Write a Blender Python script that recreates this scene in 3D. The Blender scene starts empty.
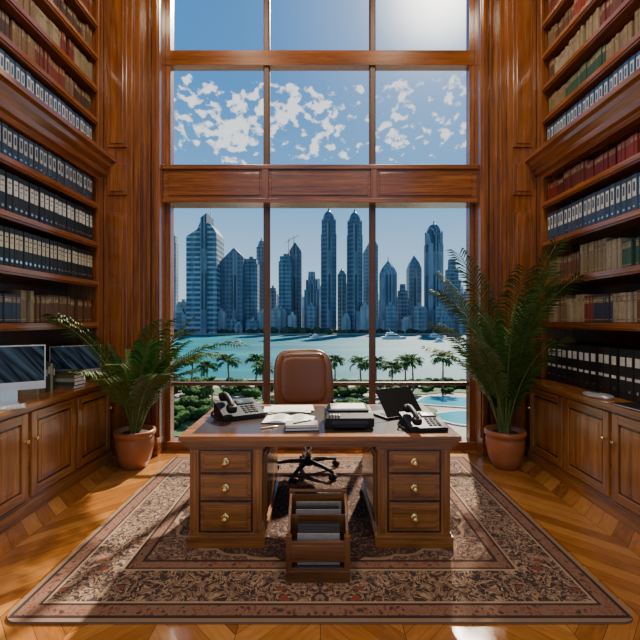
import bpy, math, random
from mathutils import Vector, Matrix, noise
R = random.Random(7)
scene = bpy.context.scene
pi = math.pi

# ------------------------------------------------------------------ materials
def newmat(name):
    m = bpy.data.materials.new(name); m.use_nodes = True
    nt = m.node_tree
    return m, nt, nt.nodes['Principled BSDF']

def setp(p, **k):
    names = dict(color='Base Color', rough='Roughness', metal='Metallic', spec='Specular IOR Level',
                 coat='Coat Weight', ecol='Emission Color', estr='Emission Strength')
    for a, v in k.items():
        if a in ('color', 'ecol'): v = (*v, 1)
        p.inputs[names[a]].default_value = v

def mat(name, color, rough=.5, **k):
    m, nt, p = newmat(name)
    n = nt.nodes.new('ShaderNodeTexNoise'); n.inputs['Scale'].default_value = 12
    tc = nt.nodes.new('ShaderNodeTexCoord'); nt.links.new(tc.outputs['Object'], n.inputs['Vector'])
    mx = nt.nodes.new('ShaderNodeMix'); mx.data_type = 'RGBA'
    mx.inputs[6].default_value = (*[c*.88 for c in color], 1)
    mx.inputs[7].default_value = (*[min(1, c*1.1) for c in color], 1)
    nt.links.new(n.outputs[0], mx.inputs[0]); nt.links.new(mx.outputs[2], p.inputs['Base Color'])
    setp(p, rough=rough, **k)
    return m

class N:
    """tiny node-graph helper"""
    def __init__(s, nt): s.nt = nt
    def _in(s, sock, v):
        if isinstance(v, (int, float)): sock.default_value = v
        elif isinstance(v, tuple):
            sock.default_value = v if len(v) == len(sock.default_value) else (*v, 1)
        else: s.nt.links.new(v, sock)
    def m(s, op, a, b=0.0, c=0.0):
        n = s.nt.nodes.new('ShaderNodeMath'); n.operation = op
        s._in(n.inputs[0], a); s._in(n.inputs[1], b); s._in(n.inputs[2], c)
        return n.outputs[0]
    def mix(s, f, a, b, mode='MIX'):
        n = s.nt.nodes.new('ShaderNodeMix'); n.data_type = 'RGBA'; n.blend_type = mode
        s._in(n.inputs[0], f); s._in(n.inputs[6], a); s._in(n.inputs[7], b)
        return n.outputs[2]
    def xyz(s, v):
        n = s.nt.nodes.new('ShaderNodeSeparateXYZ'); s.nt.links.new(v, n.inputs[0])
        return n.outputs[0], n.outputs[1], n.outputs[2]
    def vec(s, x, y, z):
        n = s.nt.nodes.new('ShaderNodeCombineXYZ')
        s._in(n.inputs[0], x); s._in(n.inputs[1], y); s._in(n.inputs[2], z)
        return n.outputs[0]
    def noise(s, v, scale, detail=2, dist=0.0, rough=.5):
        n = s.nt.nodes.new('ShaderNodeTexNoise'); s.nt.links.new(v, n.inputs['Vector'])
        n.inputs['Scale'].default_value = scale; n.inputs['Detail'].default_value = detail
        n.inputs['Distortion'].default_value = dist; n.inputs['Roughness'].default_value = rough
        return n.outputs[0]
    def vor(s, v, scale, rnd=1.0):
        n = s.nt.nodes.new('ShaderNodeTexVoronoi'); s.nt.links.new(v, n.inputs['Vector'])
        n.inputs['Scale'].default_value = scale; n.inputs['Randomness'].default_value = rnd
        return n.outputs['Distance'], n.outputs['Color']
    def white(s, v):
        n = s.nt.nodes.new('ShaderNodeTexWhiteNoise'); n.noise_dimensions = '3D'
        s.nt.links.new(v, n.inputs['Vector']); return n.outputs['Value']
    def ramp(s, f, stops, interp='LINEAR'):
        n = s.nt.nodes.new('ShaderNodeValToRGB'); n.color_ramp.interpolation = interp
        e = n.color_ramp.elements
        while len(e) > 1: e.remove(e[-1])
        e[0].position = stops[0][0]; e[0].color = (*stops[0][1], 1)
        for p, c in stops[1:]:
            q = e.new(p); q.color = (*c, 1)
        s.nt.links.new(f, n.inputs[0]); return n.outputs[0]
    def sstep(s, v, lo, hi):
        n = s.nt.nodes.new('ShaderNodeMapRange'); n.interpolation_type = 'SMOOTHSTEP'
        s._in(n.inputs[0], v); n.inputs[1].default_value = lo; n.inputs[2].default_value = hi
        return n.outputs[0]
    def obj(s):
        n = s.nt.nodes.new('ShaderNodeTexCoord'); return n.outputs['Object']
    def pos(s):
        n = s.nt.nodes.new('ShaderNodeNewGeometry'); return n.outputs['Position']
    def bump(s, h, strength, dist=.01):
        n = s.nt.nodes.new('ShaderNodeBump'); n.inputs['Strength'].default_value = strength
        n.inputs['Distance'].default_value = dist
        s.nt.links.new(h, n.inputs['Height']); return n.outputs[0]

def wood(name, axis, dark, mid, light, rough=.24, coat=.5):
    m, nt, p = newmat(name); g = N(nt)
    mp = nt.nodes.new('ShaderNodeMapping')
    sc = [1, 1, 1]; sc[axis] = .05
    mp.inputs['Scale'].default_value = sc
    nt.links.new(g.obj(), mp.inputs['Vector'])
    v = mp.outputs[0]
    n1 = g.noise(v, 18, 4, .6)
    n2 = g.noise(v, 90, 3, .3)
    f = g.m('ADD', g.m('MULTIPLY', n1, .62), g.m('MULTIPLY', n2, .38))
    c = g.ramp(f, [(.32, dark), (.5, mid), (.68, light)])
    nt.links.new(c, p.inputs['Base Color'])
    nt.links.new(g.bump(n2, .10, .002), p.inputs['Normal'])
    setp(p, rough=rough, coat=coat); p.inputs['Coat Roughness'].default_value = .12
    return m

MD, MM, ML = (.085, .022, .004), (.205, .060, .010), (.34, .115, .021)
wood_z = wood('mahogany_grain_vertical', 2, MD, MM, ML)
wood_y = wood('mahogany_grain_depth', 1, *[tuple(v*1.25 for v in c) for c in (MD, MM, ML)])
wood_x = wood('mahogany_grain_wide', 0, MD, MM, ML)
HD, HM, HL = (.14, .048, .009), (.30, .112, .022), (.46, .19, .043)
cab_z = wood('honey_wood_vertical', 2, HD, HM, HL)
cab_y = wood('honey_wood_depth', 1, HD, HM, HL)
DD, DM, DL = (.12, .040, .008), (.27, .098, .020), (.42, .17, .040)
desk_z = wood('desk_wood_vertical', 2, DD, DM, DL)
desk_x = wood('desk_wood_wide', 0, DD, DM, DL)
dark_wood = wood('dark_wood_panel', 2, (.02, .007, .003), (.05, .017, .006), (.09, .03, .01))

def colmat(name, rough=.5, **k):
    m, nt, p = newmat(name); g = N(nt)
    a = nt.nodes.new('ShaderNodeAttribute'); a.attribute_name = 'Col'
    n = g.noise(g.obj(), 30, 3)
    c = g.mix(g.m('MULTIPLY', n, .45), a.outputs['Color'], (0, 0, 0))
    nt.links.new(c, p.inputs['Base Color']); setp(p, rough=rough, **k)
    return m
book_m = colmat('bookcloth_and_card', .5)
leaf_m = colmat('palm_leaf', .5, spec=.3)
leaf_o = colmat('outdoor_foliage', .85, spec=.08)
plastic = mat('black_plastic', (.010, .010, .012), .55, spec=.25)
grey_pl = mat('dark_grey_plastic', (.045, .045, .05), .75, spec=.15)
silver = mat('brushed_aluminium', (.55, .56, .59), .32, metal=.6)
white_pl = mat('white_plastic', (.72, .72, .72), .4)
paper = mat('paper', (.80, .79, .75), .8)
brass = mat('brass', (.85, .58, .22), .25, metal=1.0)
chrome = mat('chrome', (.5, .5, .52), .2, metal=1.0)
leather = mat('brown_leather', (.15, .050, .018), .34)
terra = mat('terracotta', (.36, .12, .04), .35)
soil = mat('soil', (.03, .02, .012), .9)
desk_leather = mat('desk_leather_inlay', (.040, .021, .013), .25)
ceil_m = wood('ceiling_wood', 0, MD, MM, ML)
bronze = mat('bronze_window_bar', (.09, .035, .016), .4)

def parquet():
    m, nt, p = newmat('chevron_parquet'); g = N(nt)
    x, y, z = g.xyz(g.obj())
    w = .42
    cx = g.m('DIVIDE', x, w)
    col = g.m('FLOOR', cx)
    pp = g.m('PINGPONG', x, w)
    s = g.m('DIVIDE', g.m('ADD', y, pp), .15)
    sid = g.m('FLOOR', s); fr = g.m('FRACT', s)
    rnd = g.white(g.vec(sid, col, 0))
    along = g.m('SUBTRACT', y, pp)
    gv = g.vec(g.m('MULTIPLY', s, .9), g.m('MULTIPLY', along, .9), g.m('MULTIPLY', rnd, 20))
    gr = g.noise(gv, 5, 5, .8)
    f = g.m('ADD', g.m('MULTIPLY', rnd, .5), g.m('MULTIPLY', gr, .5))
    c = g.ramp(f, [(.12, (.14, .046, .009)), (.45, (.31, .115, .024)), (.8, (.49, .225, .058))])
    e1 = g.m('LESS_THAN', fr, .03)
    fx = g.m('FRACT', cx)
    e2 = g.m('LESS_THAN', fx, .01)
    e = g.m('MAXIMUM', e1, e2)
    c = g.mix(g.m('MULTIPLY', e, .75), c, (.05, .018, .006))
    nt.links.new(c, p.inputs['Base Color'])
    setp(p, rough=.18, coat=.5); p.inputs['Coat Roughness'].default_value = .08
    return m
parq = parquet()

def rugmat(hx, hy):
    m, nt, p = newmat('persian_rug_wool'); g = N(nt)
    o = g.obj(); x, y, z = g.xyz(o)
    ax = g.m('ABSOLUTE', x); ay = g.m('ABSOLUTE', y)
    sv0 = g.vec(ax, ay, 0)
    wn = g.m('MULTIPLY', g.m('SUBTRACT', g.noise(sv0, 6, 2), .5), .14)
    wn2 = g.m('MULTIPLY', g.m('SUBTRACT', g.noise(g.vec(ay, ax, 3.0), 6, 2), .5), .14)
    sv = g.vec(g.m('ADD', ax, wn), g.m('ADD', ay, wn2), 0)
    d = g.m('MINIMUM', g.m('SUBTRACT', hx, ax), g.m('SUBTRACT', hy, ay))
    DARK, NAVY, TAN, RUST, TAUPE = (.018, .011, .012), (.028, .020, .028), (.38, .26, .17), (.19, .045, .025), (.16, .09, .065)
    v1, c1 = g.vor(sv, 7.5, .6)
    v2, c2 = g.vor(sv, 20.0, .9)
    rings = g.m('FRACT', g.m('MULTIPLY', v1, 3.8))
    rg = g.m('GREATER_THAN', rings, .56)
    core = g.m('LESS_THAN', v1, .18)
    dots = g.m('LESS_THAN', v2, .27)
    vine = g.m('LESS_THAN', g.m('ABSOLUTE', g.m('SUBTRACT', g.noise(sv, 10, 3, 1.8), .5)), .035)
    vine2 = g.m('LESS_THAN', g.m('ABSOLUTE', g.m('SUBTRACT', g.noise(sv, 20, 2, 1.0), .46)), .028)
    b = g.mix(rg, (.20, .12, .08), NAVY)
    b = g.mix(dots, b, (.26, .15, .095)); b = g.mix(vine, b, DARK); b = g.mix(vine2, b, TAN); b = g.mix(core, b, RUST)
    f = g.mix(g.m('MULTIPLY', rg, .7), (.038, .018, .020), (.13, .042, .028))
    f = g.mix(g.m('MULTIPLY', dots, .8), f, (.20, .115, .075))
    f = g.mix(vine2, f, (.27, .175, .115)); f = g.mix(vine, f, DARK); f = g.mix(core, f, TAN)
    q = g.m('ADD', g.m('POWER', g.m('DIVIDE', ax, .95), 2), g.m('POWER', g.m('DIVIDE', ay, .62), 2))
    q = g.m('ADD', q, g.m('MULTIPLY', g.m('SUBTRACT', g.vor(sv0, 5, .0)[0], .4), .4))
    corner = g.m('GREATER_THAN', q, 1.5)
    f2 = g.mix(rg, TAUPE, (.055, .028, .030)); f2 = g.mix(dots, f2, (.14, .038, .022)); f2 = g.mix(vine2, f2, TAN)
    f = g.mix(g.m('MULTIPLY', corner, .9), f, f2)
    mline = g.m('LESS_THAN', g.m('ABSOLUTE', g.m('SUBTRACT', q, 1.5)), .05)
    f = g.mix(mline, f, (.32, .21, .13))
    b2 = g.mix(g.m('MULTIPLY', dots, .85), (.21, .12, .08), DARK); b2 = g.mix(vine2, b2, RUST)
    def band(cur, lo, col):
        return g.mix(g.m('GREATER_THAN', d, lo), cur, col)
    c = g.mix(0.0, (.26, .17, .11), (.26, .17, .11))
    c = band(c, .025, DARK); c = band(c, .045, b2)
    c = band(c, .12, DARK); c = band(c, .135, TAN); c = band(c, .150, b)
    c = band(c, .42, TAN); c = band(c, .435, DARK); c = band(c, .45, b2); c = band(c, .51, DARK)
    c = band(c, .53, f)
    fine = g.noise(o, 160, 2)
    c = g.mix(g.m('MULTIPLY', fine, .4), c, (.02, .012, .01))
    c = g.mix(g.m('MULTIPLY', g.noise(o, 3, 2), .16), c, (.28, .18, .125))
    nt.links.new(c, p.inputs['Base Color'])
    nt.links.new(g.bump(fine, .4, .004), p.inputs['Normal'])
    setp(p, rough=.95, spec=.12)
    return m

def watermat():
    m, nt, p = newmat('sea_water'); g = N(nt)
    ps = g.pos()
    x, y, z = g.xyz(ps)
    n = g.noise(g.vec(g.m('MULTIPLY', x, .35), y, 0), .04, 4); n2 = g.noise(ps, .9, 3)
    c = g.ramp(n, [(.3, (.001, .09, .13)), (.55, (.002, .15, .18)), (.75, (.008, .235, .24))])
    nt.links.new(c, p.inputs['Base Color'])
    nt.links.new(g.bump(n2, .5, .3), p.inputs['Normal'])
    setp(p, rough=.5, spec=.05)
    return m
water = watermat()

def facade(name, band, mull, amt, rough, vert=.7, lite=(.46, .55, .62)):
    m, nt, p = newmat(name); g = N(nt)
    a = nt.nodes.new('ShaderNodeAttribute'); a.attribute_name = 'Col'
    x, y, z = g.xyz(g.obj())
    fz = g.m('LESS_THAN', g.m('FRACT', g.m('DIVIDE', z, band)), .4)
    fx = g.m('LESS_THAN', g.m('FRACT', g.m('DIVIDE', g.m('ADD', g.m('ADD', x, 100.2), g.m('MULTIPLY', y, .8)), mull)), .35)
    k = g.m('MAXIMUM', g.m('MULTIPLY', fz, 1-vert*.4), g.m('MULTIPLY', fx, vert))
    c = g.mix(g.m('MULTIPLY', k, amt), a.outputs['Color'], lite)
    big = g.noise(g.vec(g.m('MULTIPLY', x, .10), g.m('MULTIPLY', y, .1), g.m('MULTIPLY', z, .03)), 1.5, 2)
    c = g.mix(g.sstep(big, .45, .62), c, g.mix(.4, c, (.03, .07, .11)))
    nt.links.new(c, p.inputs['Base Color']); setp(p, rough=rough, spec=.3)
    return m
fac_glass = facade('tower_glass_facade', 4.6, 4.0, .26, .35, .7)
fac_band = facade('tower_balcony_facade', 5.0, 11.0, .62, .6, .2, (.55, .62, .68))
fac_stone = facade('tower_stone_facade', 4.2, 3.8, .38, .7, .5)
fac_vert = facade('tower_ribbed_facade', 60.0, 3.4, .42, .5, 1.0)

def glassmat():
    m = bpy.data.materials.new('window_glass'); m.use_nodes = True
    nt = m.node_tree; nt.nodes.clear()
    o = nt.nodes.new('ShaderNodeOutputMaterial'); t = nt.nodes.new('ShaderNodeBsdfTransparent')
    t.inputs[0].default_value = (.97, .985, .99, 1)
    nt.links.new(t.outputs[0], o.inputs[0])
    return m
glass = glassmat()

def screenmat(name, a, b, e=.5):
    m, nt, p = newmat(name); g = N(nt)
    x, y, z = g.xyz(g.obj())
    t = g.m('ADD', g.m('MULTIPLY', x, 1.2), z)
    n = g.noise(g.vec(g.m('MULTIPLY', t, 3), g.m('MULTIPLY', x, .6), 0), 4, 3, 1)
    c = g.ramp(n, [(.48, a), (.72, b)])
    nt.links.new(c, p.inputs['Base Color']); nt.links.new(c, p.inputs['Emission Color'])
    setp(p, rough=.35, estr=e, spec=.1)
    return m
screen = screenmat('computer_screen', (.003, .005, .009), (.04, .07, .11), .35)
screen_b = screenmat('device_display', (.02, .05, .08), (.08, .14, .18), .3)

# ------------------------------------------------------------------ mesh builder
class B:
    def __init__(s, *mats):
        s.v = []; s.f = []; s.mi = []; s.sm = []; s.col = []; s.mats = list(mats); s.T = Matrix()
    def idx(s, m):
        if m not in s.mats: s.mats.append(m)
        return s.mats.index(m)
    def add(s, vs, fs, m, smooth=False, col=(.5, .5, .5)):
        o = len(s.v); i = s.idx(m)
        s.v += [tuple(s.T @ Vector(p)) for p in vs]
        for f in fs:
            s.f.append(tuple(o+k for k in f)); s.mi.append(i); s.sm.append(smooth); s.col.append(col)
    def box(s, x0, x1, y0, y1, z0, z1, m, col=(.5, .5, .5)):
        if x0 > x1: x0, x1 = x1, x0
        if y0 > y1: y0, y1 = y1, y0
        vs = [(x0,y0,z0),(x1,y0,z0),(x1,y1,z0),(x0,y1,z0),(x0,y0,z1),(x1,y0,z1),(x1,y1,z1),(x0,y1,z1)]
        s.add(vs, [(0,3,2,1),(4,5,6,7),(0,1,5,4),(1,2,6,5),(2,3,7,6),(3,0,4,7)], m, False, col)
    def prism(s, poly, axis, a0, a1, m, col=(.5, .5, .5)):
        n = len(poly)
        def P(p, a):
            if axis == 'x': return (a, p[0], p[1])
            if axis == 'y': return (p[0], a, p[1])
            return (p[0], p[1], a)
        vs = [P(p, a0) for p in poly] + [P(p, a1) for p in poly]
        fs = [tuple(range(n)), tuple(range(2*n-1, n-1, -1))]
        fs += [(i, i+n, (i+1) % n+n, (i+1) % n) for i in range(n)]
        s.add(vs, fs, m, False, col)
    def lathe(s, prof, m, c=(0, 0, 0), n=24, smooth=True, col=(.5, .5, .5), axis='z'):
        vs = []; fs = []
        for r, h in prof:
            for i in range(n):
                a = 2*pi*i/n
                q = (r*math.cos(a), r*math.sin(a), h)
                if axis == 'y': q = (q[0], q[2], q[1])
                if axis == 'x': q = (q[2], q[0], q[1])
                vs.append((c[0]+q[0], c[1]+q[1], c[2]+q[2]))
        for k in range(len(prof)-1):
            for i in range(n):
                j = (i+1) % n
                fs.append((k*n+i, k*n+j, (k+1)*n+j, (k+1)*n+i))
        fs.append(tuple(reversed(range(n)))); L = (len(prof)-1)*n
        fs.append(tuple(range(L, L+n)))
        s.add(vs, fs, m, smooth, col)
    def tube(s, pts, rad, m, n=8, col=(.5, .5, .5)):
        pts = [Vector(p) for p in pts]
        if isinstance(rad, (int, float)): rad = [rad]*len(pts)
        vs = []; fs = []
        for k, p in enumerate(pts):
            t = (pts[min(k+1, len(pts)-1)]-pts[max(k-1, 0)]).normalized()
            up = Vector((0, 0, 1)) if abs(t.z) < .95 else Vector((1, 0, 0))
            a = t.cross(up).normalized(); b = a.cross(t)
            for i in range(n):
                w = 2*pi*i/n
                vs.append(tuple(p+(a*math.cos(w)+b*math.sin(w))*rad[k]))
        for k in range(len(pts)-1):
            for i in range(n):
                j = (i+1) % n
                fs.append((k*n+i, k*n+j, (k+1)*n+j, (k+1)*n+i))
        fs.append(tuple(range(n))); L = (len(pts)-1)*n
        fs.append(tuple(range(L, L+n)))
        s.add(vs, fs, m, True, col)
    def sell(s, c, r, e, m, nu=28, nv=16, col=(.5, .5, .5), fn=None):
        def sp(a, p): return math.copysign(abs(a)**p, a)
        vs = []; fs = []
        for j in range(nv+1):
            v = -pi/2+pi*j/nv
            for i in range(nu):
                u = 2*pi*i/nu
                x = sp(math.cos(v), e)*sp(math.cos(u), e); y = sp(math.cos(v), e)*sp(math.sin(u), e); z = sp(math.sin(v), e)
                q = Vector((x*r[0], y*r[1], z*r[2]))
                if fn: q = fn(q)
                vs.append((c[0]+q[0], c[1]+q[1], c[2]+q[2]))
        for j in range(nv):
            for i in range(nu):
                k = (i+1) % nu
                fs.append((j*nu+i, j*nu+k, (j+1)*nu+k, (j+1)*nu+i))
        s.add(vs, fs, m, True, col)
    def done(s, name, loc=(0, 0, 0), bevel=0, seg=2, parent=None, rot=0):
        me = bpy.data.meshes.new(name)
        me.from_pydata(s.v, [], s.f)
        for m in s.mats: me.materials.append(m)
        me.polygons.foreach_set('material_index', s.mi)
        me.polygons.foreach_set('use_smooth', s.sm)
        ca = me.color_attributes.new('Col', 'FLOAT_COLOR', 'CORNER')
        buf = []
        for f, c in zip(s.f, s.col): buf += [c[0], c[1], c[2], 1.0]*len(f)
        ca.data.foreach_set('color', buf)
        me.update()
        ob = bpy.data.objects.new(name, me); scene.collection.objects.link(ob)
        ob.location = loc; ob.rotation_euler = (0, 0, rot)
        if parent: ob.parent = parent
        if bevel:
            b = ob.modifiers.new('bevel', 'BEVEL'); b.width = bevel; b.segments = seg
            b.limit_method = 'ANGLE'; b.angle_limit = math.radians(40)
        return ob

# ------------------------------------------------------------------ room shell
YB = 4.75
XF = 2.5
XW = 2.88
Y0 = -1.6
H = 6.3
b = B(); b.box(-XW-.1, XW+.1, Y0, 5.15, -.12, 0, parq); b.done('floor')
b = B(); b.box(-XW-.1, XW+.1, Y0, 5.15, H, H+.12, ceil_m); b.done('ceiling')
for sx, nm in ((-1, 'wall_left'), (1, 'wall_right')):
    b = B(); b.box(sx*XW, sx*(XW+.1), Y0, 5.15, 0, H, dark_wood); b.done(nm)
b = B()
WX = 1.865
for s in (-1, 1):
    b.box(s*WX, s*XW, YB, 5.1, 0, H, wood_z)
    b.box(s*2.17, s*(XF+.0), YB-.13, YB+.01, .0, H, wood_z)
    for z0, z1 in ((.25, 2.80), (3.0, 3.36), (3.55, 6.0)):
        b.box(s*2.225, s*2.445, YB-.15, YB-.12, z0, z1, wood_z)
        b.box(s*2.26, s*2.41, YB-.162, YB-.14, z0+.04, z1-.04, wood_z)
    b.box(s*2.10, s*2.17, YB-.09, YB+.01, 0, H, wood_z)
    b.box(s*2.0, s*2.04, YB-.04, YB+.01, 0, H, wood_z)
    b.box(s*WX, s*(WX+.09), YB-.10, YB+.01, 0, H, wood_z)
    b.box(s*(WX+.02), s*(WX+.06), YB-.12, YB-.09, 0, H, wood_z)
    b.box(s*1.86, s*(XF), YB-.17, YB-.0, 0, .2, wood_x)
b.box(-WX, WX, YB, 5.1, 5.95, H, wood_x)
b.done('wall_back', bevel=.004)

# window
b = B()
gy = 4.9
for s in (-1, 1): b.box(s*1.81, s*WX, gy-.06, gy+.06, 0, 5.95, wood_z)
for x in (-.65, .64):
    b.box(x-.028, x+.028, gy-.045, gy+.045, .0, 5.95, bronze)
    b.box(x-.040, x+.040, gy-.02, gy+.02, .0, 5.95, bronze)
b.box(-WX, WX, gy-.14, gy+.08, 2.99, 3.37, wood_x)
b.box(-WX, WX, gy-.17, gy+.08, 3.35, 3.40, wood_x)
b.box(-WX, WX, gy-.17, gy+.08, 2.95, 3.0, wood_x)
for x0, x1 in ((-1.80, -.72), (-.58, .57), (.71, 1.80)):
    b.box(x0, x1, gy-.152, gy-.13, 3.04, 3.31, wood_x)
for x in (-.65, .64): b.box(x-.04, x+.04, gy-.165, gy-.13, 3.0, 3.35, wood_z)
b.box(-WX, WX, gy-.07, gy+.05, 4.64, 4.82, wood_x)
b.box(-WX, WX, gy-.03, gy+.03, .76, .80, bronze)
b.box(-WX, WX, gy-.12, gy+.08, .0, .10, wood_x)
b.box(-WX, WX, gy-.06, gy+.05, 5.87, 5.95, wood_x)
win = b.done('window_1', bevel=.004)
b = B()
for z0, z1 in ((.1, .76), (.80, 2.95), (3.40, 4.64), (4.82, 5.87)):
    for x0, x1 in ((-1.81, -.683), (-.617, .607), (.673, 1.81)):
        b.add([(x0, gy, z0), (x1, gy, z0), (x1, gy, z1), (x0, gy, z1)], [(0, 1, 2, 3)], glass)
b.done('glass_panes', parent=win)

# ------------------------------------------------------------------ bookshelves
BOARDS = [1.53, 1.99, 2.43, 2.87]
UP = [3.82, 4.18, 4.54, 4.90, 5.26, 5.62]
YE = 4.615
YN = -1.3
def shelf(s):
    b = B()
    def bx(xa, xb, *a): b.box(s*xa, s*xb, *a)
    bx(XW-.03, XW-.002, YN, YE, .9, H-.01, dark_wood)
    for z in BOARDS+UP:
        bx(XF+.03, XW-.02, YN, YE-.08, z-.03, z, wood_y)
        bx(XF, XF+.035, YN, YE-.08, z-.042, z+.004, wood_y)
        bx(XF+.012, XF+.04, YN, YE-.08, z-.06, z-.04, wood_y)
    prof = [(XW-.02, 3.16), (XF+.02, 3.16), (XF+.01, 3.2), (XF-.03, 3.22), (XF-.04, 3.27), (XF-.09, 3.32),
            (XF-.10, 3.36), (XF-.14, 3.38), (XF-.14, 3.43), (XW-.02, 3.43)]
    b.prism([(s*x, z) for x, z in prof], 'y', YN, YE+.06, wood_y)
    for y in (YE-.09, 2.56, .72, YN):
        bx(XF+.01, XW-.02, y, y+.05, .9, 3.18, wood_z)
        bx(XF+.01, XW-.02, y, y+.05, 3.42, H-.01, wood_z)
        bx(XF-.006, XF+.03, y-.015, y+.065, .9, 3.18, wood_z)
        bx(XF-.006, XF+.03, y-.015, y+.065, 3.42, H-.01, wood_z)
    bx(XF+.0, XW-.02, YE-.04, YE, .9, H-.01, wood_z)
    b.done('bookshelf', bevel=.003, seg=1)
shelf(-1); shelf(1)

def cabinet(s):
    b = B()
    XC = 2.32; y1 = 4.45
    def bx(xa, xb, *a): b.box(s*xa, s*xb, *a)
    bx(XC+.03, XW-.002, YN, y1, .0, .09, cab_y)
    bx(XC, XC+.04, YN, y1+.02, .0, .1, cab_y)
    bx(XC+.005, XC+.04, YN, y1+.015, .1, .12, cab_y)
    bx(XC+.012, XW-.002, YN, y1, .09, .85, cab_y)
    bx(XC-.03, XW-.002, YN, y1+.03, .86, .895, cab_y)
    bx(XC-.015, XW-.002, YN, y1+.02, .835, .862, cab_y)
    y = y1-.03
    k = 0
    while y-.6 > YN:
        a, c = y-.6, y
        fx = XC+.012
        bx(fx-.02, fx+.002, a+.01, a+.075, .14, .82, cab_z)
        bx(fx-.02, fx+.002, c-.075, c-.01, .14, .82, cab_z)
        bx(fx-.02, fx+.002, a+.075, c-.075, .14, .21, cab_y)
        bx(fx-.02, fx+.002, a+.075, c-.075, .75, .82, cab_y)
        bx(fx-.004, fx+.002, a+.075, c-.075, .21, .75, dark_wood)
        bx(fx-.014, fx-.002, a+.092, c-.092, .227, .733, cab_z)
        bx(fx-.018, fx-.010, a+.125, c-.125, .26, .70, cab_z)
        ky = a+.045 if k % 2 else c-.045
        b.lathe([(.012, 0), (.008, .012), (.017, .022), (.015, .032), (.004, .036)] if s < 0 else
                [(.012, 0), (.008, -.012), (.017, -.022), (.015, -.032), (.004, -.036)], brass,
                (s*(fx-.02), ky, .6), n=12, axis='x')
        y -= .62; k += 1
    b.done('base_cabinet', bevel=.004)
cabinet(-1); cabinet(1)

# ------------------------------------------------------------------ books
def jit(c, a=.25):
    k = 1+R.uniform(-a, a); return tuple(max(.002, v*k) for v in c)
def binders(b, s, z, h, w, body, label, y0=YN+.1, y1=YE-.13, style=0, ztop=None):
    y = y1
    while y-w > y0:
        ww = w*R.uniform(.94, 1.04)
        if any(abs((y-ww/2)-(q+.025)) < .05+ww/2 for q in (2.56, .72)):
            y -= .02; continue
        bc = jit(body, .3); f = XF+.045+R.uniform(0, .012)
        hh = h*R.uniform(.985, 1.0)
        b.box(s*f, s*(f+.25), y-ww+.003, y-.003, z+.005, z+hh, book_m, bc)
        if style == 0:
            b.box(s*(f-.002), s*f, y-ww*.84, y-ww*.16, z+hh*.48, z+hh*.86, book_m, jit(label, .12))
            b.box(s*(f-.003), s*f, y-ww*.72, y-ww*.28, z+hh*.74, z+hh*.77, book_m, (.05, .05, .06))
            b.box(s*(f-.003), s*f, y-ww*.72, y-ww*.34, z+hh*.62, z+hh*.64, book_m, (.1, .1, .1))
        elif style == 1:
            b.box(s*(f-.002), s*f, y-ww*.8, y-ww*.2, z+hh*.66, z+hh*.84, book_m, jit(label, .12))
            b.box(s*(f-.002), s*f, y-ww*.8, y-ww*.2, z+hh*.38, z+hh*.44, book_m, jit(label, .2))
        elif style == 2:
            b.box(s*(f-.002), s*f, y-ww*.8, y-ww*.2, z+hh*.42, z+hh*.88, book_m, jit(label, .1))
            b.box(s*(f-.003), s*f, y-ww*.66, y-ww*.34, z+hh*.55, z+hh*.8, book_m, jit(body, .1))
        b.lathe([(.014, 0), (.014, -s*.003), (.008, -s*.0035)], chrome, (s*f, y-ww/2, z+hh*.17), n=10, axis='x', smooth=False)
        y -= ww
def books(b, s, z, hmax, pal, y0=YN+.1, y1=YE-.13, wr=(.022, .05), gap=.012):
    y = y1
    run = 0
    while y-.06 > y0:
        if run <= 0:
            run = R.randint(3, 9); base = R.choice(pal); bw = R.uniform(*wr); bh = hmax*R.uniform(.74, .98)
        ww = bw*R.uniform(.9, 1.15); hh = bh*R.uniform(.98, 1.0)
        if any(abs((y-ww/2)-(q+.025)) < .05+ww/2 for q in (2.56, .72)):
            y -= .02; continue
        f = XF+.05+R.uniform(0, .02); c = jit(base, .2)
        b.box(s*f, s*(f+.2), y-ww+.001, y-.001, z+.005, z+hh, book_m, c)
        g = (.45, .32, .12) if sum(base) < .9 else (.2, .1, .05)
        for t in (.1, .72, .88):
            b.box(s*(f-.0015), s*f, y-ww+.003, y-.003, z+hh*t, z+hh*(t+.025), book_m, g)
        b.box(s*(f-.0015), s*f, y-ww+.005, y-.005, z+hh*.76, z+hh*.85, book_m, jit((.35, .28, .18), .5))
        y -= ww
        if R.random() < .03: y -= gap*3
        run -= 1

WHT = (.78, .79, .78); CRM = (.72, .66, .52)
brown = [(.14, .06, .03), (.24, .13, .06), (.38, .29, .17), (.26, .16, .09), (.08, .04, .03), (.2, .04, .02)]
green = [(.03, .09, .06), (.08, .13, .06), (.24, .18, .1), (.03, .05, .09), (.34, .28, .2), (.14, .06, .03)]
red = [(.30, .035, .022), (.22, .022, .02), (.36, .07, .035), (.16, .03, .022)]
cream = [(.36, .28, .17), (.27, .17, .09), (.16, .06, .03), (.42, .35, .25), (.05, .06, .1), (.2, .04, .03)]
lb = B(); lk = B()
binders(lb, -1, 2.875, .27, .062, (.06, .095, .15), WHT, style=2)
binders(lb, -1, 2.435, .335, .066, (.016, .026, .042), WHT, style=0)
binders(lb, -1, 1.995, .325, .055, (.016, .024, .03), CRM, style=0)
books(lk, -1, 1.535, .31, green)
binders(lb, -1, 3.435, .29, .06, (.07, .14, .26), WHT, style=2)
books(lk, -1, 3.825, .27, brown); books(lk, -1, 4.185, .27, cream)
books(lk, -1, 4.545, .27, brown); books(lk, -1, 4.905, .27, red+brown); books(lk, -1, 5.265, .27, brown); books(lk, -1, 5.625, .27, brown)
lb.done('ring_binders'); lk.done('hardcover_books')
rb = B(); rk = B()
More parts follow.
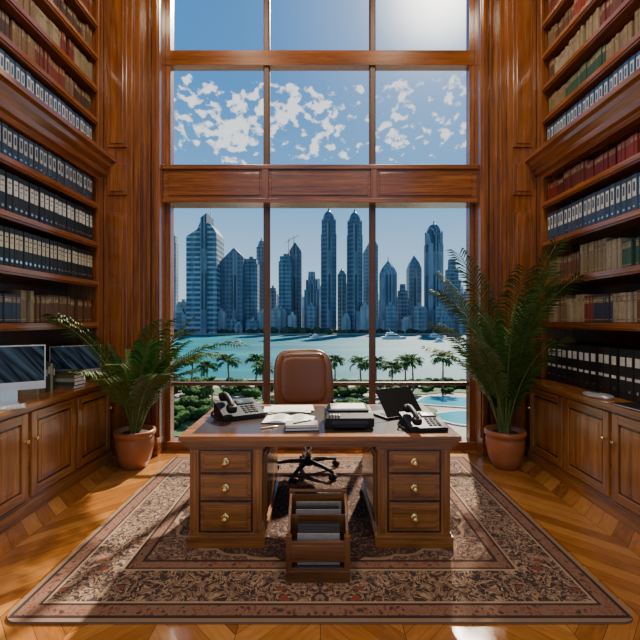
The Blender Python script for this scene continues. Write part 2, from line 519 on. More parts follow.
binders(rb, 1, .897, .42, .088, (.014, .014, .017), WHT, style=1)
books(rk, 1, 1.535, .30, cream)
books(rk, 1, 1.995, .31, green)
binders(rb, 1, 2.435, .31, .062, (.045, .085, .17), WHT, style=2)
books(rk, 1, 2.875, .25, red, wr=(.03, .045))
binders(rb, 1, 3.435, .28, .06, (.05, .14, .30), WHT, style=2)
books(rk, 1, 3.825, .26, [(.04, .10, .06), (.28, .2, .11)]); books(rk, 1, 4.185, .27, cream)
books(rk, 1, 4.545, .27, red+brown); books(rk, 1, 4.905, .27, brown); books(rk, 1, 5.265, .27, brown); books(rk, 1, 5.625, .27, brown)
rb.done('ring_binders'); rk.done('hardcover_books')

# ------------------------------------------------------------------ rug
hx, hy = 1.65, 1.25
b = B()
poly = []
rr = .09
for cx, cy, a0 in ((hx-rr, hy-rr, 0), (-hx+rr, hy-rr, 90), (-hx+rr, -hy+rr, 180), (hx-rr, -hy+rr, 270)):
    for k in range(7):
        a = math.radians(a0+15*k); poly.append((cx+rr*math.cos(a), cy+rr*math.sin(a)))
b.prism(poly, 'z', 0, .012, rugmat(hx, hy))
b.done('persian_rug', (0, 3.30, .001))
RZ = .0135

# ------------------------------------------------------------------ desk
b = B()
dx = .95; y0, y1 = 0, 1.02
b.box(-dx, dx, y0, y1, .745-RZ, .78-RZ, desk_x)
b.box(-dx+.012, dx-.012, y0+.012, y1-.012, .725-RZ, .747-RZ, desk_x)
b.box(-dx+.03, dx-.03, y0+.03, y1-.03, .70-RZ, .727-RZ, desk_x)
b.box(-dx+.07, dx-.07, y0+.07, y1-.07, .779-RZ, .7815-RZ, desk_leather)
for s in (-1, 1):
    xa, xb = s*.395, s*.885
    b.box(xa, xb, y0+.05, y1-.05, .05, .70-RZ, desk_z)
    b.box(s*.375, s*.905, y0+.03, y1-.03, 0, .075, desk_x)
    b.box(s*.385, s*.895, y0+.04, y1-.04, .075, .095, desk_x)
    b.box(s*.385, s*.895, y0+.04, y1-.04, .665, .70-RZ, desk_x)
    for xx in (s*.425, s*.855):
        b.box(xx-.03, xx+.03, y0+.038, y0+.06, .095, .665, desk_z)
        b.box(xx-.016, xx+.016, y0+.032, y0+.045, .12, .64, desk_z)
    cx = s*.64
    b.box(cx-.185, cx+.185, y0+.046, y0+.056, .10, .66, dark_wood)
    for z0, z1 in ((.515, .655), (.325, .495), (.115, .305)):
        b.box(cx-.17, cx+.17, y0+.034, y0+.055, z0, z1, desk_x)
        b.box(cx-.15, cx+.15, y0+.026, y0+.04, z0+.02, z1-.02, desk_x)
        b.box(cx-.14, cx+.14, y0+.022, y0+.03, z0+.03, z1-.03, desk_x)
        zc = (z0+z1)/2
        b.lathe([(.03, .024), (.03, .018), (.024, .014)], brass, (cx, 0, zc), n=20, axis='y')
        b.lathe([(.009, .02), (.009, .005), (.021, -.004), (.02, -.014), (.006, -.02)], brass, (cx, 0, zc), n=20, axis='y')
    for xx, t in ((s*.395, -s), (s*.885, s)):
        b.box(xx, xx+t*.012, y0+.12, y1-.12, .14, .62, desk_z)
        b.box(xx, xx+t*.02, y0+.16, y1-.16, .18, .58, desk_z)
b.done('executive_desk', (0, 2.68, RZ), bevel=.004)
DT = .783

# ------------------------------------------------------------------ office chair
b = B()
def bend(q):
    z = q.z; q.x *= (1-.08*max(0, z/.4)**2); q.y += -.06*(q.x/.3)**2 + .05*(z/.4)**2
    return q
b.T = Matrix.Rotation(-.14, 4, 'X')
b.sell((0, .20, .89), (.325, .06, .375), .45, leather, 40, 26, fn=bend)
def bend2(q):
    q.y += -.035*(q.x/.3)**2; return q
b.sell((0, .160, .93), (.255, .045, .25), .42, leather, 36, 20, fn=bend2)
b.sell((0, .175, 1.155), (.235, .045, .065), .5, leather, 30, 14, fn=bend2)
b.T = Matrix()
b.sell((0, -.03, .49), (.28, .27, .06), .45, leather, 36, 16)
b.box(-.16, .16, -.15, .16, .40, .44, plastic)
b.tube([(0, .2, .42), (0, .30, .45), (0, .33, .6), (0, .30, .75)], .022, plastic)
for s in (-1, 1):
    b.tube([(s*.24, 0, .43), (s*.33, 0, .45), (s*.34, -.02, .63)], .016, plastic)
    b.sell((s*.335, -.02, .65), (.035, .14, .022), .6, leather, 20, 10)
    b.tube([(s*.335, .10, .65), (s*.31, .2, .66), (s*.27, .28, .64)], .016, plastic)
b.lathe([(.032, .12), (.032, .28), (.02, .28), (.02, .41)], chrome, n=16)
b.lathe([(.05, .075), (.05, .13), (.03, .14)], plastic, n=16)
for k in range(5):
    a = 2*pi*k/5+.3; c, s_ = math.cos(a), math.sin(a)
    b.tube([(c*.03, s_*.03, .11), (c*.2, s_*.2, .10), (c*.33, s_*.33, .075)], [.026, .02, .014], plastic)
    b.tube([(c*.33, s_*.33, .085), (c*.33, s_*.33, .03)], .010, chrome)
    px, py = -s_, c
    for t in (-1, 1):
        p = Vector((c*.33+px*.014*t, s_*.33+py*.014*t, .027)); q = p+Vector((px*.02*t, py*.02*t, 0))
        b.tube([p, q], .027, plastic, n=14)
b.done('office_chair', (-.12, 4.08, RZ), rot=.22)

# ------------------------------------------------------------------ wooden magazine rack in front of desk
b = B()
w = .185
rw_z = wood('rack_wood_vertical', 2, (.06, .02, .005), (.14, .05, .012), (.22, .085, .02))
rw_x = wood('rack_wood_wide', 0, (.06, .02, .005), (.14, .05, .012), (.22, .085, .02))
side = [(0, 0), (.28, 0), (.28, .40), (.24, .415), (.15, .37), (.06, .27), (.0, .25)]
for s in (-1, 1):
    b.prism([(p[0], p[1]) for p in side], 'x', s*w, s*(w-.018), rw_z)
    b.box(s*(w-.03), s*(w+.006), -.012, .02, 0, .27, rw_z)
    b.box(s*(w-.03), s*(w+.006), .26, .29, 0, .43, rw_z)
b.box(-w, w, 0, .28, .06, .075, rw_x)
b.box(-w-.004, w+.004, -.016, .014, .0, .065, rw_x)
b.box(-w, w, -.008, .012, .115, .235, rw_x)
b.box(-w+.025, w-.025, -.013, -.006, .135, .215, rw_x)
b.box(-w, w, .265, .28, .08, .40, rw_x)
b.box(-w+.01, w-.01, .13, .14, .075, .33, rw_x)
b.tube([(-w, .27, .42), (w, .27, .42)], .012, rw_x)
rack = b.done('magazine_rack', (-.012, 2.37, RZ), bevel=.002)
b = B()
for i in range(8):
    y = .03+i*.012
    c = R.choice([(.02, .02, .025), (.05, .05, .06), (.4, .38, .33), (.03, .03, .04)])
    b.box(-.13+R.uniform(0, .02), .13, y, y+.009, .077, .29+R.uniform(-.04, .03), book_m, c)
for i in range(9):
    y = .145+i*.0125
    c = R.choice([(.02, .02, .025), (.04, .04, .05), (.06, .05, .05), (.3, .28, .25)])
    b.box(-.14, .13+R.uniform(0, .02), y, y+.010, .077, .36+R.uniform(-.04, .03), book_m, c)
b.done('magazines', parent=rack)

# ------------------------------------------------------------------ desk items
def desk_phone(name, loc, rot, sc=1.0):
    b = B()
    b.T = Matrix.Scale(sc, 4)
    b.prism([(-.11, 0), (.11, 0), (.11, .075), (-.11, .025)], 'x', -.12, .12, plastic)
    b.T = Matrix.Scale(sc, 4) @ Matrix.Translation((0, 0, .05)) @ Matrix.Rotation(math.atan2(.05, .22), 4, 'X')
    b.box(.0, .10, .03, .09, .0, .006, grey_pl)
    b.box(.01, .09, .04, .08, .006, .0075, screen_b)
    for i in range(3):
        for j in range(4):
            x = .012+i*.028; y = -.085+j*.026
            b.box(x, x+.02, y, y+.016, 0, .005, grey_pl)
    b.sell((-.07, .085, .035), (.028, .032, .022), .6, plastic, 16, 10)
    b.sell((-.07, -.085, .035), (.028, .032, .022), .6, plastic, 16, 10)
    b.tube([(-.07, .09, .045), (-.07, .04, .062), (-.07, -.04, .062), (-.07, -.09, .045)], [.018, .016, .016, .018], plastic, n=10)
    pts = []
    for i in range(90):
        t = i/89; a = t*2*pi*14
        pts.append((-.125-.035*math.sin(t*pi)+.006*math.cos(a), -.09+.14*t, -.035+.006*math.sin(a)+.01))
    b.tube(pts, .0022, plastic, n=5)
    b.done(name, loc, bevel=.003, rot=rot)
desk_phone('desk_telephone', (-.66, 3.26, DT), .5, 1.4)
desk_phone('desk_telephone', (.745, 2.90, DT), .10, 1.15)

b = B()
for i in range(14):
    a = R.uniform(-.3, .3); cx, cy = R.uniform(-.05, .03), R.uniform(-.07, .07)
    b.T = Matrix.Translation((cx, cy, i*.0012)) @ Matrix.Rotation(a, 4, 'Z')
    b.box(-.105, .105, -.148, .148, 0, .001, paper)
    if i > 9:
        for k in range(12):
            b.box(-.08, R.uniform(.02, .08), .12-k*.02, .123-k*.02, .001, .0013, grey_pl)
b.done('loose_papers', (-.27, 3.49, DT), rot=1.57)
b = B()
for s in (-1, 1):
    n = 8
    prof = [(s*.19*k/n, .006+.022*math.sin(pi*min(1, k/n*1.1))*(1-k/n*.6)) for k in range(n+1)]
    poly = [(0, .003)]+prof+[(s*.19, .003)]
    b.prism(poly, 'y', -.115, .115, paper)
    b.box(0, s*.198, -.122, .122, 0, .004, plastic)
    for k in range(14):
        y = .09-k*.014
        b.add([(s*.03, y, .0305), (s*.12, y, .027), (s*.12, y+.004, .027), (s*.03, y+.004, .0305)], [(0, 1, 2, 3)], grey_pl)
b.done('open_book', (-.24, 3.11, DT+.0), rot=-.06)
b = B()
for i, (c, w_, h_) in enumerate((((.03, .03, .035), .12, .022), ((.35, .3, .22), .115, .02))):
    z = sum((.022, .02)[:i])
    b.box(-w_, w_, -.065, .065, z, z+h_*.15, book_m, c); b.box(-w_, w_, -.065, .065, z+h_*.85, z+h_, book_m, c)
    b.box(-w_+.003, w_-.006, -.061, .061, z+h_*.15, z+h_*.85, paper)
    b.box(-w_-.001, -w_+.004, -.065, .065, z, z+h_, book_m, c)
b.tube([(-.06, -.03, .047), (.07, .05, .047)], .0045, plastic)
b.done('hardcover_notebook', (-.13, 2.86, DT), rot=.08, bevel=.001)
b = B(); b.tube([(-.07, 0, .005), (.06, 0, .005), (.075, 0, .005)], [.005, .005, .001], brass); b.done('ballpoint_pen', (-.36, 2.88, DT), rot=.6)

# compact printer in the middle of the desk
b = B()
b.prism([(-.15, .012), (.15, .012), (.15, .10), (.10, .115), (-.09, .10), (-.15, .075)], 'x', -.175, .175, plastic)
b.box(-.165, .165, -.14, .14, 0, .014, grey_pl)
b.box(-.13, .13, -.154, -.14, .03, .055, grey_pl)
b.box(-.11, .11, -.19, -.10, .022, .028, plastic)
b.T = Matrix.Translation((0, 0, .1165)) @ Matrix.Rotation(.06, 4, 'X')
b.box(-.15, .15, -.07, .12, -.004, .004, grey_pl)
b.box(-.13, .13, -.04, .11, .004, .009, paper)
b.T = Matrix()
for k in range(4): b.lathe([(.008, .09), (.008, .097)], chrome, (-.14+.022*k, -.12, 0), n=10, smooth=False)
b.done('compact_printer', (.21, 3.0, DT), bevel=.004, rot=.02)

# laptop with its lid part open
b = B()
b.box(-.18, .18, -.125, .125, 0, .016, plastic)
b.box(-.15, .15, -.02, .09, .016, .018, grey_pl)
b.box(-.045, .045, -.115, -.035, .016, .0168, grey_pl)
b.T = Matrix.Translation((0, .125, .017)) @ Matrix.Rotation(math.radians(-50), 4, 'X')
b.box(-.18, .18, -.25, 0, 0, .008, plastic)
b.box(-.165, .165, -.235, -.015, -.001, .0, screen)
b.T = Matrix()
b.done('laptop', (.62, 3.30, DT), bevel=.003, rot=pi+.5)

# ------------------------------------------------------------------ left counter
CT = .896
def desktop_computer(loc, rot, sc):
    b = B(); b.T = Matrix.Scale(sc, 4)
    b.box(-.275, .275, -.006, .012, .10, .46, silver)
    b.box(-.266, .266, -.0075, -.005, .165, .452, screen)
    b.box(-.275, .275, -.0072, -.004, .10, .155, silver)
    b.prism([(-.02, .0), (.0, .0), (.03, .25), (.012, .25)], 'x', -.09, .09, silver)
    b.box(-.10, .10, -.08, .09, 0, .007, silver)
    b.done('desktop_computer', loc, bevel=.003, rot=rot)
desktop_computer((-2.50, 3.16, CT), .62, 1.0)
desktop_computer((-2.56, 4.20, CT), .75, .86)
b = B()
b.prism([(-.06, 0), (.06, 0), (.06, .014), (-.06, .006)], 'x', -.19, .19, silver)
for j in range(5):
    for i in range(14):
        x = -.182+i*.026; y = -.053+j*.0215; z = .0065+(y+.06)*.067
        b.box(x, x+.022, y, y+.017, z-.001, z+.004, white_pl)
b.done('keyboard', (-2.41, 2.96, CT), rot=.62)
b = B()
x = 0
for i in range(7):
    wv = R.uniform(.028, .040); hh = R.uniform(.22, .28)
    c = R.choice([(.45, .42, .33), (.05, .08, .06), (.2, .16, .1), (.5, .48, .42)])
    b.box(-.10, .11, x, x+wv-.002, 0, hh, book_m, c)
    b.box(.11, .112, x+.006, x+wv-.008, hh*.6, hh*.85, book_m, (.6, .58, .5))
    x += wv
b.done('standing_books', (-2.62, 3.54, CT), rot=0)
b = B()
for i in range(5):
    z = i*.035; e = R.uniform(0, .02)
    b.box(-.12+e, .12-e, -.08, .08, z, z+.033, book_m, R.choice([(.45, .42, .33), (.05, .08, .06), (.2, .12, .07)]))
    b.box(.112-e, .122-e, -.076, .076, z+.004, z+.029, paper)
b.done('book_stack', (-2.46, 3.92, CT), rot=-.1)

# right counter
b = B()
b.sell((0, 0, .012), (.13, .06, .028), .75, silver, 28, 12, fn=lambda q: Vector((q.x, q.y*(1-.25*q.x/.13), max(q.z, -.012))))
b.sell((.02, 0, .034), (.05, .03, .008), .8, grey_pl, 20, 8)
b.done('computer_mouse', (2.385, 3.44, CT+.0005), rot=1.9)
b = B()
b.box(-.10, .10, -.14, .14, 0, .004, plastic); b.box(-.096, .096, -.137, .137, .004, .014, paper); b.box(-.10, .10, -.14, .14, .014, .018, plastic)
b.done('black_notebook', (2.40, 3.0, CT), rot=.1)

# ------------------------------------------------------------------ potted palms
def frond_path(base, az, L, elev, droop, tw, K=14):
    d = Vector((math.cos(az), math.sin(az), 0)); side = Vector((-d.y, d.x, 0))
    pts = []; p = Vector(base); e = elev
    for k in range(K+1):
        pts.append(p.copy())
        p = p+(d*math.cos(e)+side*tw*.15+Vector((0, 0, math.sin(e))))*(L/K)
        e -= droop/K*(.4+1.2*k/K)
    return pts, side
def frond(b, base, az, L, elev, droop, ll, n, c, wid=.011, ok=None, lm_=None):
    K = 14; tw = R.uniform(-.25, .25); m_ = lm_ or leaf_m
    for t in range(18):
        pts, side = frond_path(base, az, L, elev, droop, tw)
        if ok is None or all(ok(q) for q in pts): break
        L *= .955; droop *= .93; elev = min(1.53, elev+.04)
    b.tube(pts, [.008*(1-.85*k/K)*(L/1.2)+.0012 for k in range(K+1)], m_, n=5, col=(.12, .17, .04))
    for i in range(n):
        t = .30+.70*i/(n-1); f = t*K; k = min(K-1, int(f)); q = pts[k].lerp(pts[k+1], f-k)
        tg = (pts[k+1]-pts[k]).normalized(); up = side.cross(tg)*-1
        lm = ll*(math.sin(pi*min(1, (t-.2)*1.05+.05))**.6*.8+.25)
        for s in (-1, 1):
            dr = (side*s*.8+tg*.75+Vector((0, 0, R.uniform(.0, .25)))).normalized()
            m1 = q+dr*lm*.5; m2 = q+dr*lm*.95+Vector((0, 0, -lm*.28))
            if ok and not (ok(m2, .03)): m2 = q+dr*lm*.3+Vector((0, 0, -lm*.2)); m1 = q+dr*lm*.2
            wv = tg*wid
            cc = jit(c, .35)
            b.add([tuple(q-wv*.3), tuple(q+wv*.3), tuple(m1+wv), tuple(m1-wv), tuple(m2)],
                  [(0, 1, 2, 3), (3, 2, 4)], m_, True, cc)

def potted_palm(loc, specs, ll, n):
    b = B()
    k = .86
    b.lathe([(r*k, h*1.0) for r, h in [(.12, 0), (.15, .01), (.19, .10), (.22, .22), (.225, .30), (.215, .33), (.235, .34), (.245, .37), (.235, .395),
             (.21, .395), (.205, .36), (.0, .355)]], terra, n=32)
    b.lathe([(.205*k, .35), (.10, .368), (.0, .372)], soil, n=24)
    lx, ly = loc[0], loc[1]
    def ok(q, m=.10):
        X, Y, Z = abs(lx+q.x), ly+q.y, q.z
        if X > (2.46 if Z > 1.4 else 2.26)-m: return False
        if Y > 4.55-m*.5: return False
        if X < 1.05 and Y < 3.8: return False
        return True
    for i, (az, L, el, dr) in enumerate(specs):
        bx_, by_ = .06*math.cos(az)*R.random(), .06*math.sin(az)*R.random()
        frond(b, (bx_, by_, .34), az, L, el, dr, ll, n, (.04, .11, .016) if i % 3 else (.10, .17, .025), ok=ok)
    return b.done('potted_palm', loc)
def specs(n, L0, L1, e0, e1, d0, d1):
    return [(2*pi*i/n*2.4+R.uniform(-.3, .3), R.uniform(L0, L1), R.uniform(e0, e1), R.uniform(d0, d1)) for i in range(n)]
potted_palm((-1.97, 4.26, 0), specs(20, 1.3, 1.72, 1.15, 1.5, .8, 1.6)+specs(14, .9, 1.25, 1.1, 1.45, .9, 1.5), .25, 38)
potted_palm((1.97, 4.26, 0), specs(20, 1.7, 2.2, 1.33, 1.55, .5, 1.3)+specs(16, .9, 1.5, 1.2, 1.5, .9, 1.6), .27, 42)

# ------------------------------------------------------------------ outdoors
SEA = -12.0
b = B(); b.add([(-3000, 84, SEA-.9), (3000, 84, SEA-.9), (3000, 4000, SEA-.9), (-3000, 4000, SEA-.9)], [(0, 1, 2, 3)], water); b.done('sea')
paving = mat('beige_paving', (.32, .27, .20), .8)
grass = mat('lawn_grass', (.04, .11, .02), .9)
poolm = mat('pool_water', (.01, .30, .38), .15)
def blob(cx, cy, rx, ry, n=28, wob=.15, seed=0):
    rr_ = random.Random(seed); ph = rr_.uniform(0, 6)
    return [(cx+rx*math.cos(2*pi*k/n)*(1+wob*math.sin(3*2*pi*k/n+ph)), cy+ry*math.sin(2*pi*k/n)*(1+wob*math.sin(2*2*pi*k/n+ph))) for k in range(n)]
b = B()
b.box(-150, 150, 20, 86, SEA-3, SEA, paving)
b.box(-150, 150, 85.2, 86, SEA, SEA+.9, paving)
for i, (cx, cy, rx, ry) in enumerate(((-16, 76, 9, 4), (-27, 62, 8, 6), (-6, 66, 7, 5), (5, 77, 7, 3.5), (16, 75, 6, 3.2), (28, 78, 7, 4),
                                      (-17, 52, 7, 5), (2, 54, 6, 5), (13, 60, 4, 4), (40, 70, 6, 8), (-42, 74, 10, 8), (30, 54, 4, 4))):
    b.prism(blob(cx, cy, rx, ry, seed=i), 'z', SEA-.1, SEA+.12, grass)
cop = mat('pool_coping', (.5, .46, .38), .7)
for i, (cx, cy, rx, ry) in enumerate(((22, 66, 6, 4.2), (-13, 62.5, 3.6, 3), (20, 55, 4.5, 3.4))):
    b.prism(blob(cx, cy, rx+.5, ry+.5, seed=50+i), 'z', SEA-.1, SEA+.2, cop)
    b.prism(blob(cx, cy, rx, ry, seed=50+i), 'z', SEA-.1, SEA+.24, poolm)
b.done('waterfront_garden')

def palm_mesh():
    b = B()
    b.tube([(0, 0, 0), (.1, 0, 2), (.25, .05, 4.2), (.3, .05, 5.6)], [.24, .17, .14, .16], mat('palm_bark', (.2, .14, .09), .9), n=8)
    for i in range(26):
        az = i*2.4; frond(b, (.3, .05, 5.5), az, R.uniform(1.9, 2.5), R.uniform(.1, 1.3), R.uniform(1.2, 2.0), .8, 18, (.06, .14, .022), .09, lm_=leaf_o)
    return b.done('palm_tree', (-24.5, 76, SEA+.12))
p0 = palm_mesh()
for x, y, sc in ((-20, 71, .9), (-23, 60, .85), (-16.5, 73, 1.05), (-12.5, 78, 1), (-9.8, 69, .9), (-31, 66, 1), (-28, 74, 1.05), (7.5, 72, 1.0), (10.5, 75, .95), (12.6, 70, .9),
                 (15.5, 72.5, 1.0), (18, 77, 1.0), (23, 75, 1.1), (28, 71, 1.0), (33, 64, 1), (3, 79, .95), (-2, 75, .9), (-35, 55, 1), (-15, 56, .8), (26, 60, .8)):
    o = bpy.data.objects.new('palm_tree', p0.data); scene.collection.objects.link(o)
    o.location = (x, y, SEA+.05); o.scale = (sc,)*3; o.rotation_euler = (0, 0, R.uniform(0, 6))
def bush_mesh(r):
    b = B(leaf_o)
    for k in range(9):
        c = Vector((R.uniform(-.9, .9), R.uniform(-.6, .6), R.uniform(.35, .7)))*r
        q = r*R.uniform(.35, .6); sd = R.uniform(0, 50)
        def fn(p, sd=sd, q=q):
            return p*(1+.45*(noise.noise(p*(3.0/q)+Vector((sd, 0, 0)))))
        b.sell(c, (q, q, q*.8), 1, leaf_o, 20, 12, col=jit((.045, .11, .02), .5), fn=fn)
    return b.done('garden_shrub', (-27, 70, SEA+.15))
s0 = bush_mesh(1.6)
for i in range(150):
    x = R.uniform(-34, 36); y = R.choice([R.uniform(50, 58), R.uniform(70, 83), R.uniform(80, 83.5), R.uniform(58, 72)])
    if x > 14 and 50 < y < 71 : continue
    if -18 < x < -8 and 58 < y < 67: continue
    o = bpy.data.objects.new('garden_shrub', s0.data); scene.collection.objects.link(o)
    sc = R.uniform(.5, 1.2); o.location = (x, y, SEA+.1); o.scale = (sc, sc, sc*.8); o.rotation_euler = (0, 0, R.uniform(0, 6))

landm = mat('far_shore_ground', (.25, .25, .2), .9)
b = B(); b.prism([(-700, 392), (-150, 396), (-60, 388), (0, 384), (30, 398), (80, 380), (150, 384), (700, 380), (700, 900), (-700, 900)], 'z', SEA-2, SEA+.4, landm); b.done('far_shore')
b = B()
for i in range(230):
    x = R.uniform(-200, 230); y = R.uniform(399, 404) if not -50 < x < 10 else R.uniform(390, 400)
    q = R.uniform(1.6, 4.0)*(1.15 if -50 < x < 10 else .8)
    b.sell((x, y, SEA+q*.6), (q*1.3, q, q), 1, leaf_o, 8, 6, col=jit((.05, .085, .055), .4))
b.done('shoreline_trees')

def tower(px0, px1, top, D=1.0, col=(.2, .3, .38), m=None, kind='flat', shape='rect', spire=0, dep=1.0):
    m = m or fac_glass
    X = (px0+px1)/2*D-320*D; w = (px1-px0)/2*D; Y = 412*D+R.uniform(-4, 4)
    zt = 1.56+(320-top)*D*1.03; z0 = SEA; h = zt-z0
    b = B()
    def loft(secs, n=4, mm=m, cc=col):
        vs = []; fs = []
        for z, a, d in secs:
            for k in range(n):
                t = 2*pi*(k+.5)/n
                q = 1/math.cos(pi/n)
                vs.append((math.cos(t)*a*q, math.sin(t)*d*q, z))
        for j in range(len(secs)-1):
            for k in range(n):
                l = (k+1) % n; fs.append((j*n+k, j*n+l, (j+1)*n+l, (j+1)*n+k))
        fs.append(tuple(range((len(secs)-1)*n, len(secs)*n)))
        b.add(vs, fs, mm, False, cc)
    n = {'rect': 4, 'oct': 8, 'round': 20}[shape]; d = w*dep
    dk = tuple(c*.55 for c in col)
    if kind == 'flat':
        loft([(0, w, d), (h*.93, w, d)], n); loft([(h*.93, w*.82, d*.82), (h, w*.82, d*.82)], n)
        b.box(-w*.3, w*.25, -d*.3, d*.3, h, h+3, m, col)
        b.box(-w*.25, w*.15, -d*1.03, -d*.9, 0, h*.95, m, dk)
    elif kind == 'setback':
        loft([(0, w, d), (h*.7, w, d)], n); loft([(h*.7, w*.8, d*.8), (h*.86, w*.8, d*.8)], n); loft([(h*.86, w*.5, d*.5), (h, w*.45, d*.45)], n)
        b.box(-w*.35, w*.35, -d*1.03, -d*.9, 0, h*.8, m, dk)
    elif kind == 'dome':
        loft([(0, w, d), (h*.78, w, d), (h*.79, w*.93, d*.93), (h*.88, w*.9, d*.9)], n)
        loft([(h*.88, w*.8, d*.8), (h*.915, w*.74, d*.74), (h*.945, w*.58, d*.58), (h*.965, w*.36, d*.36), (h*.975, w*.14, d*.14), (h, .3, .3)], 16)
        for k in range(8):
            t = 2*pi*(k+.5)/8; b.box(math.cos(t)*w*.92-.6, math.cos(t)*w*.92+.6, math.sin(t)*d*.92-.6, math.sin(t)*d*.92+.6, 0, h*.9, m, dk)
        b.box(-w*.22, w*.22, -d*1.04, -d*.7, 0, h*.86, fac_vert, dk)
    elif kind == 'slant':
        b.prism([(-w, 0), (w, 0), (w, h*.9), (w*.2, h), (-w, h*.84)], 'y', -d, d, m, col)
        b.prism([(w*.05, 0), (w*.5, 0), (w*.5, h*.94), (w*.05, h*.97)], 'y', -d*1.06, -d*.9, fac_vert, dk)
    elif kind == 'sail':
        pts = [(-w, 0), (w*.95, 0), (w*.95, h*.80)]+[(w*.95-(w*1.1)*(1-math.cos(t)), h*.80+h*.13*math.sin(t)) for t in (.3, .6, .9, 1.2, 1.5)]+[(-w*.3, h*.86), (-w, h*.80)]
        b.prism(pts, 'y', -d, d, m, col)
        b.prism([(-w*.05, 0), (w*.35, 0), (w*.35, h*.99), (-w*.05, h*.95)], 'y', -d*1.15, d*.6, fac_vert, dk)
        b.tube([(w*.3, 0, h*.95), (w*.3, 0, h*1.08)], [.7, .2], m, n=6, col=col)
    elif kind == 'point':
        loft([(0, w, d), (h*.82, w, d), (h*.9, w*.7, d*.7), (h*.96, w*.3, d*.3), (h, .2, .2)], n)
        b.box(-w*.2, w*.2, -d*1.03, -d*.9, 0, h*.8, fac_vert, dk)
    if spire: b.tube([(0, 0, h*.96), (0, 0, h+spire)], [.8, .15], m, n=6, col=col)
    b.done('skyscraper', (X, Y, z0))
G1, G2, G3 = (.045, .085, .145), (.075, .125, .185), (.13, .185, .245)  # paler tones for farther towers: aerial haze painted into the base colour
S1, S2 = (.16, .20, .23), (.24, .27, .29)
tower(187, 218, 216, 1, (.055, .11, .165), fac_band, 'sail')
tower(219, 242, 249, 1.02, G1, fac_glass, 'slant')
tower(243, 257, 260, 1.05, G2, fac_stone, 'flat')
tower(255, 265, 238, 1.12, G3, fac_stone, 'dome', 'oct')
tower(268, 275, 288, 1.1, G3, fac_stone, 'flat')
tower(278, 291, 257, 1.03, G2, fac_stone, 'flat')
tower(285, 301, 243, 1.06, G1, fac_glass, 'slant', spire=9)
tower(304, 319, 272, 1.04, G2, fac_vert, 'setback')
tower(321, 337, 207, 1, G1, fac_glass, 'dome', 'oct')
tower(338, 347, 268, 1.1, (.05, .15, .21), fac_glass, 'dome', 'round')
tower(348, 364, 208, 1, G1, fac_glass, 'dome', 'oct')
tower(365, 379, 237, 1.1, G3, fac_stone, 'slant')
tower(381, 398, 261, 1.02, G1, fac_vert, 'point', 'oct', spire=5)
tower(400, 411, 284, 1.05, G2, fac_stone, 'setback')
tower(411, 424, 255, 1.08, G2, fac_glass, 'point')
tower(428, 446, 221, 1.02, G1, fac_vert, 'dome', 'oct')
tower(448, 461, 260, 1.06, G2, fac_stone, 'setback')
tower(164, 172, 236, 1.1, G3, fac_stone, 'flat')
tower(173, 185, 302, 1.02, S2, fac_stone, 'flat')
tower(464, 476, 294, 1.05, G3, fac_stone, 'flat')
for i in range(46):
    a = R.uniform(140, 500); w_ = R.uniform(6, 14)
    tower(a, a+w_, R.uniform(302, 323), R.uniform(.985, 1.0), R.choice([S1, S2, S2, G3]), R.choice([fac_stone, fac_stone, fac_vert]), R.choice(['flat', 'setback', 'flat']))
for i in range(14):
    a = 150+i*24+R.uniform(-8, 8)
    tower(a, a+R.uniform(7, 12), R.uniform(278, 300), 1.3, (.32, .41, .48), fac_stone, R.choice(['flat', 'setback', 'point']))  # back row: distance haze painted in as a pale facade colour
b = B(); ck = (.2, .17, .14)
b.tube([(0, 0, 0), (0, 0, 18)], .5, book_m, n=4, col=ck); b.tube([(-4, 0, 14), (10, 0, 22)], .4, book_m, n=4, col=ck); b.tube([(0, 0, 18), (10, 0, 22)], .2, book_m, n=4, col=ck)
b.done('construction_crane', ((288-320)*1.03, 424, 1.56+68))

def yacht(loc, L, rot):
    b = B()
    hull = [(-L/2, -.16*L), (L*.2, -.15*L), (L/2, 0), (L*.2, .15*L), (-L/2, .16*L)]
    k = .8
    vs = [(x*k, y*k, 0) for x, y in hull]+[(x, y, L*.11) for x, y in hull]
    b.add(vs, [(4, 3, 2, 1, 0), (5, 6, 7, 8, 9)]+[(i, (i+1) % 5, (i+1) % 5+5, i+5) for i in range(5)], white_pl)
    b.prism([(-L*.35, L*.11), (L*.2, L*.11), (L*.08, L*.2), (-L*.35, L*.2)], 'y', -.1*L, .1*L, white_pl)
    b.prism([(-L*.3, L*.2), (L*.02, L*.2), (-L*.05, L*.27), (-L*.3, L*.27)], 'y', -.08*L, .08*L, white_pl)
    b.box(-L*.3, L*.12, -.102*L, .102*L, L*.13, L*.17, plastic)
    b.tube([(-L*.15, 0, L*.27), (-L*.2, 0, L*.42)], .1, white_pl, n=5)
    b.done('motor_yacht', loc, rot=rot)
yacht((56, 300, SEA-1.1), 20, .1); yacht((78, 260, SEA-1.1), 10, .6); yacht((-52, 250, SEA-1.1), 9, 2.5); yacht((-2, 320, SEA-1.1), 12, .2); yacht((96, 330, SEA-1.1), 14, .1)

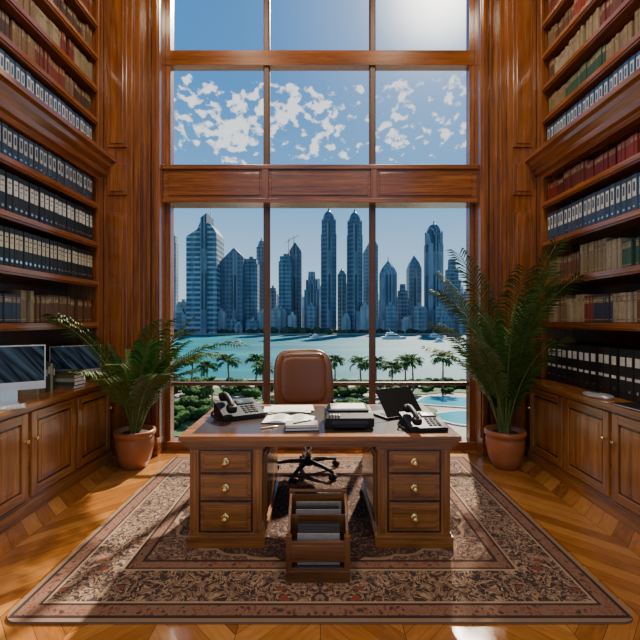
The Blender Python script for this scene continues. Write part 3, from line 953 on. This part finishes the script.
# ------------------------------------------------------------------ ceiling fixtures out of view, added as warm interior fill
em = bpy.data.materials.new('fill_diffuser'); em.use_nodes = True
pe = em.node_tree.nodes['Principled BSDF']; setp(pe, color=(.9, .85, .75), ecol=(1, .86, .68), estr=4)
for x in (-1.2, 1.2):
    for y in (-.6, 1.4, 3.4):
        b = B()
        b.lathe([(.26, 0), (.28, -.03), (.24, -.035), (.24, -.01)], brass, n=28)
        b.lathe([(.235, -.012), (.235, -.022)], em, n=28, smooth=False)
        fx = b.done('added_ceiling_fill', (x, y, H))
        l = bpy.data.lights.new('fill_lamp', 'AREA'); l.shape = 'DISK'; l.size = .45; l.energy = 50; l.color = (1, .80, .58)
        lo = bpy.data.objects.new('fill_lamp', l); scene.collection.objects.link(lo); lo.parent = fx; lo.location = (0, 0, -.06)

# ------------------------------------------------------------------ sun & sky
az, el = math.radians(17), math.radians(39)
sd = Vector((math.sin(az)*math.cos(el), math.cos(az)*math.cos(el), math.sin(el)))
sl = bpy.data.lights.new('sun', 'SUN'); sl.energy = 12.5; sl.angle = math.radians(1.6); sl.color = (1, .88, .72)
so = bpy.data.objects.new('sun', sl); scene.collection.objects.link(so)
so.rotation_euler = sd.to_track_quat('Z', 'Y').to_euler(); so.location = (10, 30, 30)

w = bpy.data.worlds.new('sky'); scene.world = w; w.use_nodes = True
nt = w.node_tree; nt.nodes.clear(); g = N(nt)
out = nt.nodes.new('ShaderNodeOutputWorld'); bg = nt.nodes.new('ShaderNodeBackground')
tc = nt.nodes.new('ShaderNodeTexCoord'); D = tc.outputs['Generated']
x, y, z = g.xyz(D)
sky = g.ramp(z, [(0, (.58, .72, .80)), (.10, (.42, .62, .80)), (.28, (.17, .41, .72)), (.5, (.07, .26, .60)), (1, (.04, .16, .46))])
dot = nt.nodes.new('ShaderNodeVectorMath'); dot.operation = 'DOT_PRODUCT'
nt.links.new(D, dot.inputs[0]); dot.inputs[1].default_value = tuple(sd)
dd = g.m('MAXIMUM', dot.outputs['Value'], 0)
halo = g.m('ADD', g.m('MULTIPLY', g.m('POWER', dd, 40), .10), g.m('MULTIPLY', g.m('POWER', dd, 350), .9))
sky = g.mix(g.m('MINIMUM', halo, 1.0), sky, (4.0, 3.8, 3.4))
cp = g.vec(x, 0, g.m('MULTIPLY', z, 1.35))
n1 = g.noise(cp, 42, 4, .2, .5); n2 = g.noise(cp, 7.5, 1)
band = g.m('MULTIPLY', g.sstep(z, .31, .40), g.m('SUBTRACT', 1, g.sstep(z, .49, .54)))
f = g.m('ADD', n1, g.m('MULTIPLY', g.m('SUBTRACT', n2, .5), .7))
f = g.m('ADD', f, g.m('MULTIPLY', g.m('SUBTRACT', band, 1), .45))
cl = g.sstep(f, .485, .60)
sky = g.mix(g.m('MULTIPLY', cl, .88), sky, (1.08, 1.08, 1.08))
nt.links.new(sky, bg.inputs[0]); bg.inputs[1].default_value = 1.3
nt.links.new(bg.outputs[0], out.inputs[0])

# ------------------------------------------------------------------ camera
cam = bpy.data.cameras.new('camera'); cam.lens = 22.5; cam.sensor_width = 36; cam.clip_end = 6000; cam.clip_start = .05
co = bpy.data.objects.new('camera', cam); scene.collection.objects.link(co)
co.location = (0, 0, 1.56); co.rotation_euler = (pi/2, 0, 0)
scene.camera = co
